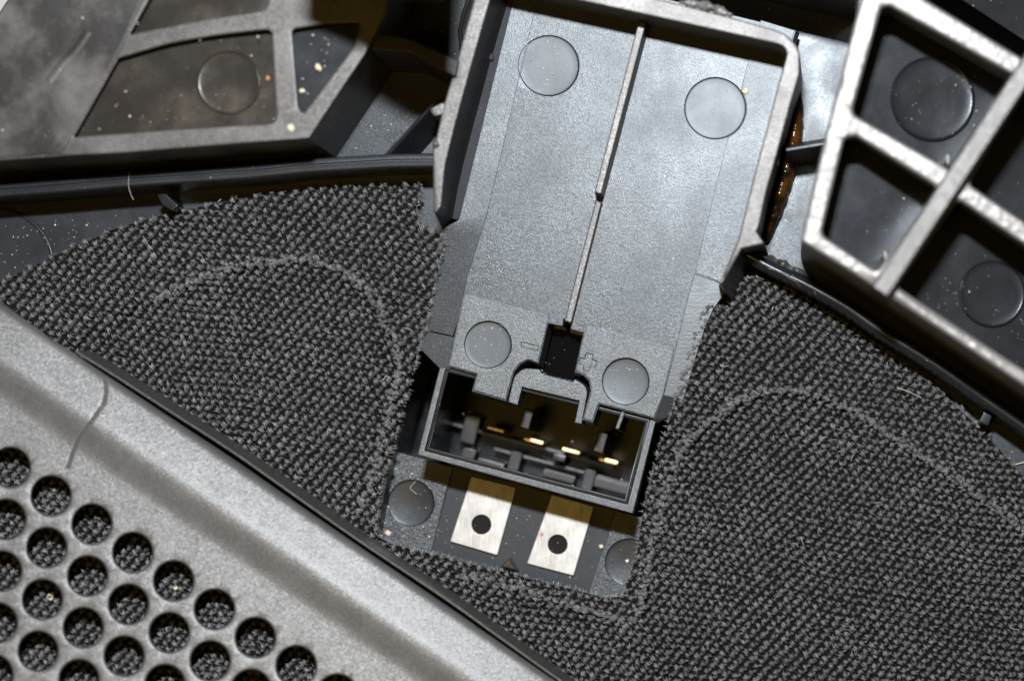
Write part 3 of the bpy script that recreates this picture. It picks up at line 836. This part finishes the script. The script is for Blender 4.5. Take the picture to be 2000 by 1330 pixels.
# lint and pulled filaments lying on the cloth
lint_zone = CL_OUT[1:58]
for _ in range(90):
    x = random.uniform(20, 1990); y = random.uniform(370, 1325)
    if not inside(x, y, CL_OUT) or gd(x, y) > -12: continue
    z = float(zcloth(np.array([x]), np.array([y]))[0]) + random.uniform(3, 6)
    a = random.uniform(0, 6.28); l = random.choice((6, 9, 12, 18, 26)) * random.uniform(.7, 1.2); w = random.uniform(.3, .6); bend = random.gauss(0, .6)
    X, Y = at(x, y, z)
    for s_ in (0, .5, 1):
        aa = a + bend * s_
        for q in (-1, 1):
            ev.append((X + math.cos(aa) * l * (s_ - .5) - math.sin(aa) * w * q, Y + math.sin(aa) * l * (s_ - .5) + math.cos(aa) * w * q, z + 2 * s_ * (1 - s_) * 4))
    et += [random.choice((.5, .7, .9, 1.25, 1.6))] * 6
ne = len(ev) // 6
ef = (np.array([(0, 1, 3), (0, 3, 2), (2, 3, 5), (2, 5, 4)])[None] + (np.arange(ne) * 6)[:, None, None]).reshape(-1, 3)
st = np_mesh('stitches', np.concatenate([lump_v, rib_v, np.array(ev)]),
             np.concatenate([lump_f, rib_f + len(lump_v), ef + len(lump_v) + len(rib_v)]), np.concatenate([lump_t, rib_t, np.array(et)]), M['yarn'], cloth)
st['kind'] = 'stuff'

# ------------------------------------------------------------------ perforated grille
grille = thing('speaker_grille', 'light grey perforated speaker grille with round holes over the cloth', 'grille', 260, 1080, 60)
def edge_y(x):       # the edge seen in the picture, a little bowed
    return float(np.interp(x, [-120, 0, 100, 227, 455, 700, 870, 1090, 1250], [500, 588, 662, 741, 888, 1060, 1174, 1331, 1440]))
seam = smooth_path([(206, 728), (206, 775), (196, 797), (166, 838), (146, 872), (132, 912)], 6.)
def sheet_z(x, y):
    d = gd(x, y)
    z = float(gz(max(d, 0.)))
    sd = float(seg_d(np.array([x]), np.array([y]), seam)[0])
    return z - 2.9 * math.exp(-(sd / 2.0) ** 2)
pathx = [-60, 0, 60, 100, 160, 227, 300, 380, 455, 540, 620, 700, 780, 870, 940, 1020, 1090, 1180]
top_edge = [(x, edge_y(x)) for x in pathx]
outer = top_edge + [(1180, 1420), (-60, 1420)]
holes = []
for j in range(0, 8):
    for k in range(-8, 14):
        x = 100 + 79.8 * k - 8.4 * j; y = 968 + 55.3 * k + 101 * j
        if -20 < x < 760 and 880 < y < 1372 and gd(x, y) > 150: holes.append((x, y))
mb = MB()
oi = [mb.pt(p[0], p[1], sheet_z(*p)) for p in outer]
loops = [oi]; xy = [outer]; walls = []
for hx, hy in holes:
    c0 = circ(hx, hy, 43, 28); c1 = circ(hx, hy, 39.8, 28); c2 = circ(hx, hy, 38, 28)
    z = sheet_z(hx, hy)
    r0 = [mb.pt(p[0], p[1], sheet_z(*p)) for p in c0]
    r1 = [mb.pt(p[0], p[1], sheet_z(*p) - 2.2) for p in c1]
    r2 = [mb.pt(p[0], p[1], sheet_z(*p) - 8) for p in c2]
    r3 = [mb.pt(p[0], p[1], sheet_z(*p) - 42) for p in c2]
    mb.bridge(r0, r1); mb.bridge(r1, r2); mb.bridge(r2, r3)
    loops.append(r0); xy.append(c0)
extra = []
for gx in range(-60, 1180, 15):
    for gy in range(560, 1420, 15):
        if inside(gx, gy, outer) and 168 < gd(gx, gy) < 215: extra.append((gx + .2 * math.sin(gy * 1.7), gy + .2 * math.cos(gx)))
for p in seam:
    for o_ in (-7, -3, 0, 3, 7):
        q = (p[0] + o_ * .8, p[1] + o_ * .55)
        if inside(q[0], q[1], outer): extra.append(q)
# rows that follow the profile's bends
for d_ in [4, 7, 10, 13, 16, 20, 24] + list(range(30, 168, 6)):
    for t in range(-60, 110):
        q = (455 + .827 * t * 10 + GN[0] * d_, 893 + .562 * t * 10 + GN[1] * d_)
        if inside(q[0], q[1], outer): extra.append(q)
fill(mb, loops, xy, sheet_z, extra)
lo2 = [mb.pt(mb.v[i][0], mb.v[i][1], mb.v[i][2] - 70) for i in oi]
mb.bridge(oi, lo2)
mb.v = [(*at(v[0], v[1], v[2]), v[2]) for v in mb.v]
mb.build('perforated_sheet', M['grille'], grille, smooth=45)
lip = smooth_path([(x, edge_y(x) - 6) for x in (150, 227, 340, 455, 580, 700, 870, 980, 1090, 1190)], 20.)
mb = sweep(P(lip, 58), [(-4.5, -70), (-4, 56), (-1.5, 61), (1.5, 61), (4, 56), (4.5, -70)])
mb.build('edge_lip', M['rim'], grille)

# ------------------------------------------------------------------ crumbs, fibres and dust
def crumb(px, py, z, r, mat, label, cat='crumb', name='crumb', flat=.6, seed=0, star=0.):
    rr = random.Random(seed)
    mb = MB(); X, Y = at(px, py, z); n = 10
    rings = []
    ph = [rr.uniform(.7, 1.25) for _ in range(n)]
    if star: ph = [(1.4 if k % 2 else 1 - star) * rr.uniform(.8, 1.2) for k in range(n)]
    for fr, zz in ((1, 0), (.85, .5), (.45, .95)):
        rings.append([mb.pt(X + r * fr * ph[k] * math.cos(2 * math.pi * k / n), Y + r * fr * ph[k] * math.sin(2 * math.pi * k / n) * rr.uniform(.85, 1.1), z + zz * r * flat) for k in range(n)])
    for a, b in zip(rings, rings[1:]): mb.bridge(a, b)
    mb.f.append(tuple(rings[-1]))
    o = mb.build(name, mat, None, smooth=60)
    return tag(o, label, cat)
crumb(622, 132, 136, 7, M['crumb_pale'], 'pale oval crumb in the small three-sided pocket', seed=1)
crumb(590, 178, 136, 5, M['crumb_pale'], 'small yellowish crumb near the point of the three-sided pocket', seed=2)
crumb(523, 153, 136, 5, M['crumb_orange'], 'tiny orange crumb beside the round mark in the large pocket', seed=3)
crumb(569, 252, 161, 8, M['crumb_pale'], 'pale greenish crumb on the frame below the three-sided pocket', seed=4)
crumb(1456, 178, 3, 6, M['crumb_pale'], 'yellow crumb at the edge of the round mark on the tray', seed=5)
crumb(757, 1041, ZT, 6, M['crumb_pink'], 'pinkish square crumb on the ledge below the round mark', seed=6)
crumb(1058, 1043, ZT + 2.5, 5.5, M['crumb_orange'], 'ragged coppery flake on the right-hand metal tab', 'flake', 'flake', flat=.25, seed=7, star=.6)
crumb(1174, 1067, ZT, 5, M['crumb_pale'], 'pale crumb on the dark groove right of the metal tabs', seed=8)
crumb(1225, 1095, ZT - 5, 3.5, M['crumb_white'], 'bright white grain on the round mark beside the cloth', seed=9)
crumb(937, 41, -8, 1, M['crumb_white'], '', seed=10) if False else None
crumb(958, 112, 12, 7, simple('dark_grit', (.03, .024, .02), .8), 'dark grit lump stuck in the corner of the left tray wall', 'grit', 'grit', seed=11)
crumb(97, 1166, gz(gd(97, 1166)) - 78, 7, M['crumb_pale'], 'pale yellow crumb lying on the cloth deep in a grille hole', seed=12)
crumb(342, 1146, gz(gd(342, 1146)) - 78, 6, M['crumb_pale'], 'pale crumb in the grille hole next to a twin speck', seed=13)
def fibre(pts, z, r, label, mat=None):
    path = P(smooth_path(pts, 3.), z)
    mb = sweep([(p[0], p[1]) for p in path], [(r * math.cos(t), z + r + r * math.sin(t)) for t in [2 * math.pi * k / 6 for k in range(6)]])
    for rg in range(len(path) - 1):
        a = rg * 6; mb.f.append((a + 5, a, a + 6, a + 11))
    return tag(mb.build('fibre', mat or M['hair'], None, smooth=80), label, 'fibre')
fibre([(253, 336), (251, 360), (255, 378), (261, 391)], ZR + 2, .55, 'pale curved hair lying across the left ridge')
fibre([(1752, 757), (1775, 765), (1800, 777)], -38, .8, 'pinkish straight fibre lying on the right-hand cloth')
fibre([(812, 940), (801, 953), (806, 958), (814, 965)], ZT + 1, .8, 'thin bent hair on the round mark of the lower ledge')
fibre([(1982, 907), (2003, 902)], ZB + 2, 1.6, 'short pale fibre at the cloth edge by the right frame border')

dv = []; df = []; dt = []
def dust(n, zone, z, lo=1.1, hi=2.6):
    k = 0
    xs = [p[0] for p in zone]; ys = [p[1] for p in zone]
    while k < n:
        x = random.uniform(min(xs), max(xs)); y = random.uniform(min(ys), max(ys))
        if not inside(x, y, zone): continue
        k += 1
        X, Y = at(x, y, z); r_ = .85 * lo + .85 * (hi - lo) * random.random() ** 4; a = random.uniform(0, 6.28); b = len(dv)
        el = random.uniform(.5, 1.6)
        for q in range(4):
            dv.append((X + r_ * el * math.cos(a + q * 1.57) , Y + r_ / el * math.sin(a + q * 1.57), z + .3))
        dv.append((X, Y, z + r_ * .8))
        for q in range(4): df.append((b + q, b + (q + 1) % 4, b + 4))
        dt.extend([random.choice([.45, .6, .75, .9, .15])] * 5)
tray_zone = [(1050, 30), (1450, 130), (1330, 600), (920, 560)]
dust(156, tray_zone, 1.2, .7, 1.6)
dust(36, circ(1072, 129, 52, 20), -3, .8, 2.2)
dust(30, circ(1397, 212, 52, 20), -3, .8, 2.2)
dust(24, circ(1222, 745, 40, 16), -2, .8, 2)
dust(24, circ(953, 673, 40, 16), -3, .8, 2)
dust(9, [(1072, 640), (1135, 655), (1115, 738), (1056, 722)], -61, .9, 2.4)
dust(36, [(760, 900), (840, 920), (860, 1070), (740, 1050)], ZT + .5, .8, 2.6)
dust(42, [(860, 960), (1190, 1040), (1150, 1140), (850, 1060)], ZT - 5, .8, 2.2)
dust(30, [(850, 880), (1225, 985), (1250, 860), (870, 740)], -200, .8, 2.2)
dust(36, [(840, 884), (1100, 950), (1225, 985), (1220, 975), (900, 890)], -14, .9, 2.8)
dust(22, [(30, 20), (500, 20), (540, 240), (140, 290), (0, 300)], ZP + 5, .9, 2.8)
dust(12, [(240, 120), (520, 70), (530, 235), (160, 262)], ZP - 24, .9, 3)
dust(15, [(580, 60), (690, 60), (590, 200)], ZP - 24, 1, 3.2)
dust(42, [(680, 250), (740, 200), (840, 210), (780, 290)], ZB + 1, .8, 2.2)
dust(36, [(800, 70), (900, 0), (930, 0), (890, 110)], ZB + 1, .8, 2.4)
dust(72, [(1560, 150), (1640, 90), (1600, 270), (1580, 440), (1520, 460)], ZB + 1, .9, 2.6)
dust(36, [(0, 440), (250, 415), (80, 500), (0, 530)], ZB + 1, .9, 2.4)
dust(27, [(1700, 70), (1960, 160), (1860, 320), (1680, 215)], 90, .9, 2.6)
dust(24, [(1650, 300), (1810, 370), (1700, 510), (1620, 450)], 90, .9, 2.8)
dust(15, [(1800, 500), (1900, 480), (1990, 640), (1960, 680), (1790, 570)], 90, .9, 2.6)
dust(36, CL_OUT[:58], -52, .5, 1.7)
DV = np.array(dv)
o = np_mesh('dust', DV, np.array(df), np.array(dt), M['dust'], None)
tag(o, 'fine pale dust grains scattered over the black plastic', 'dust', kind='stuff')
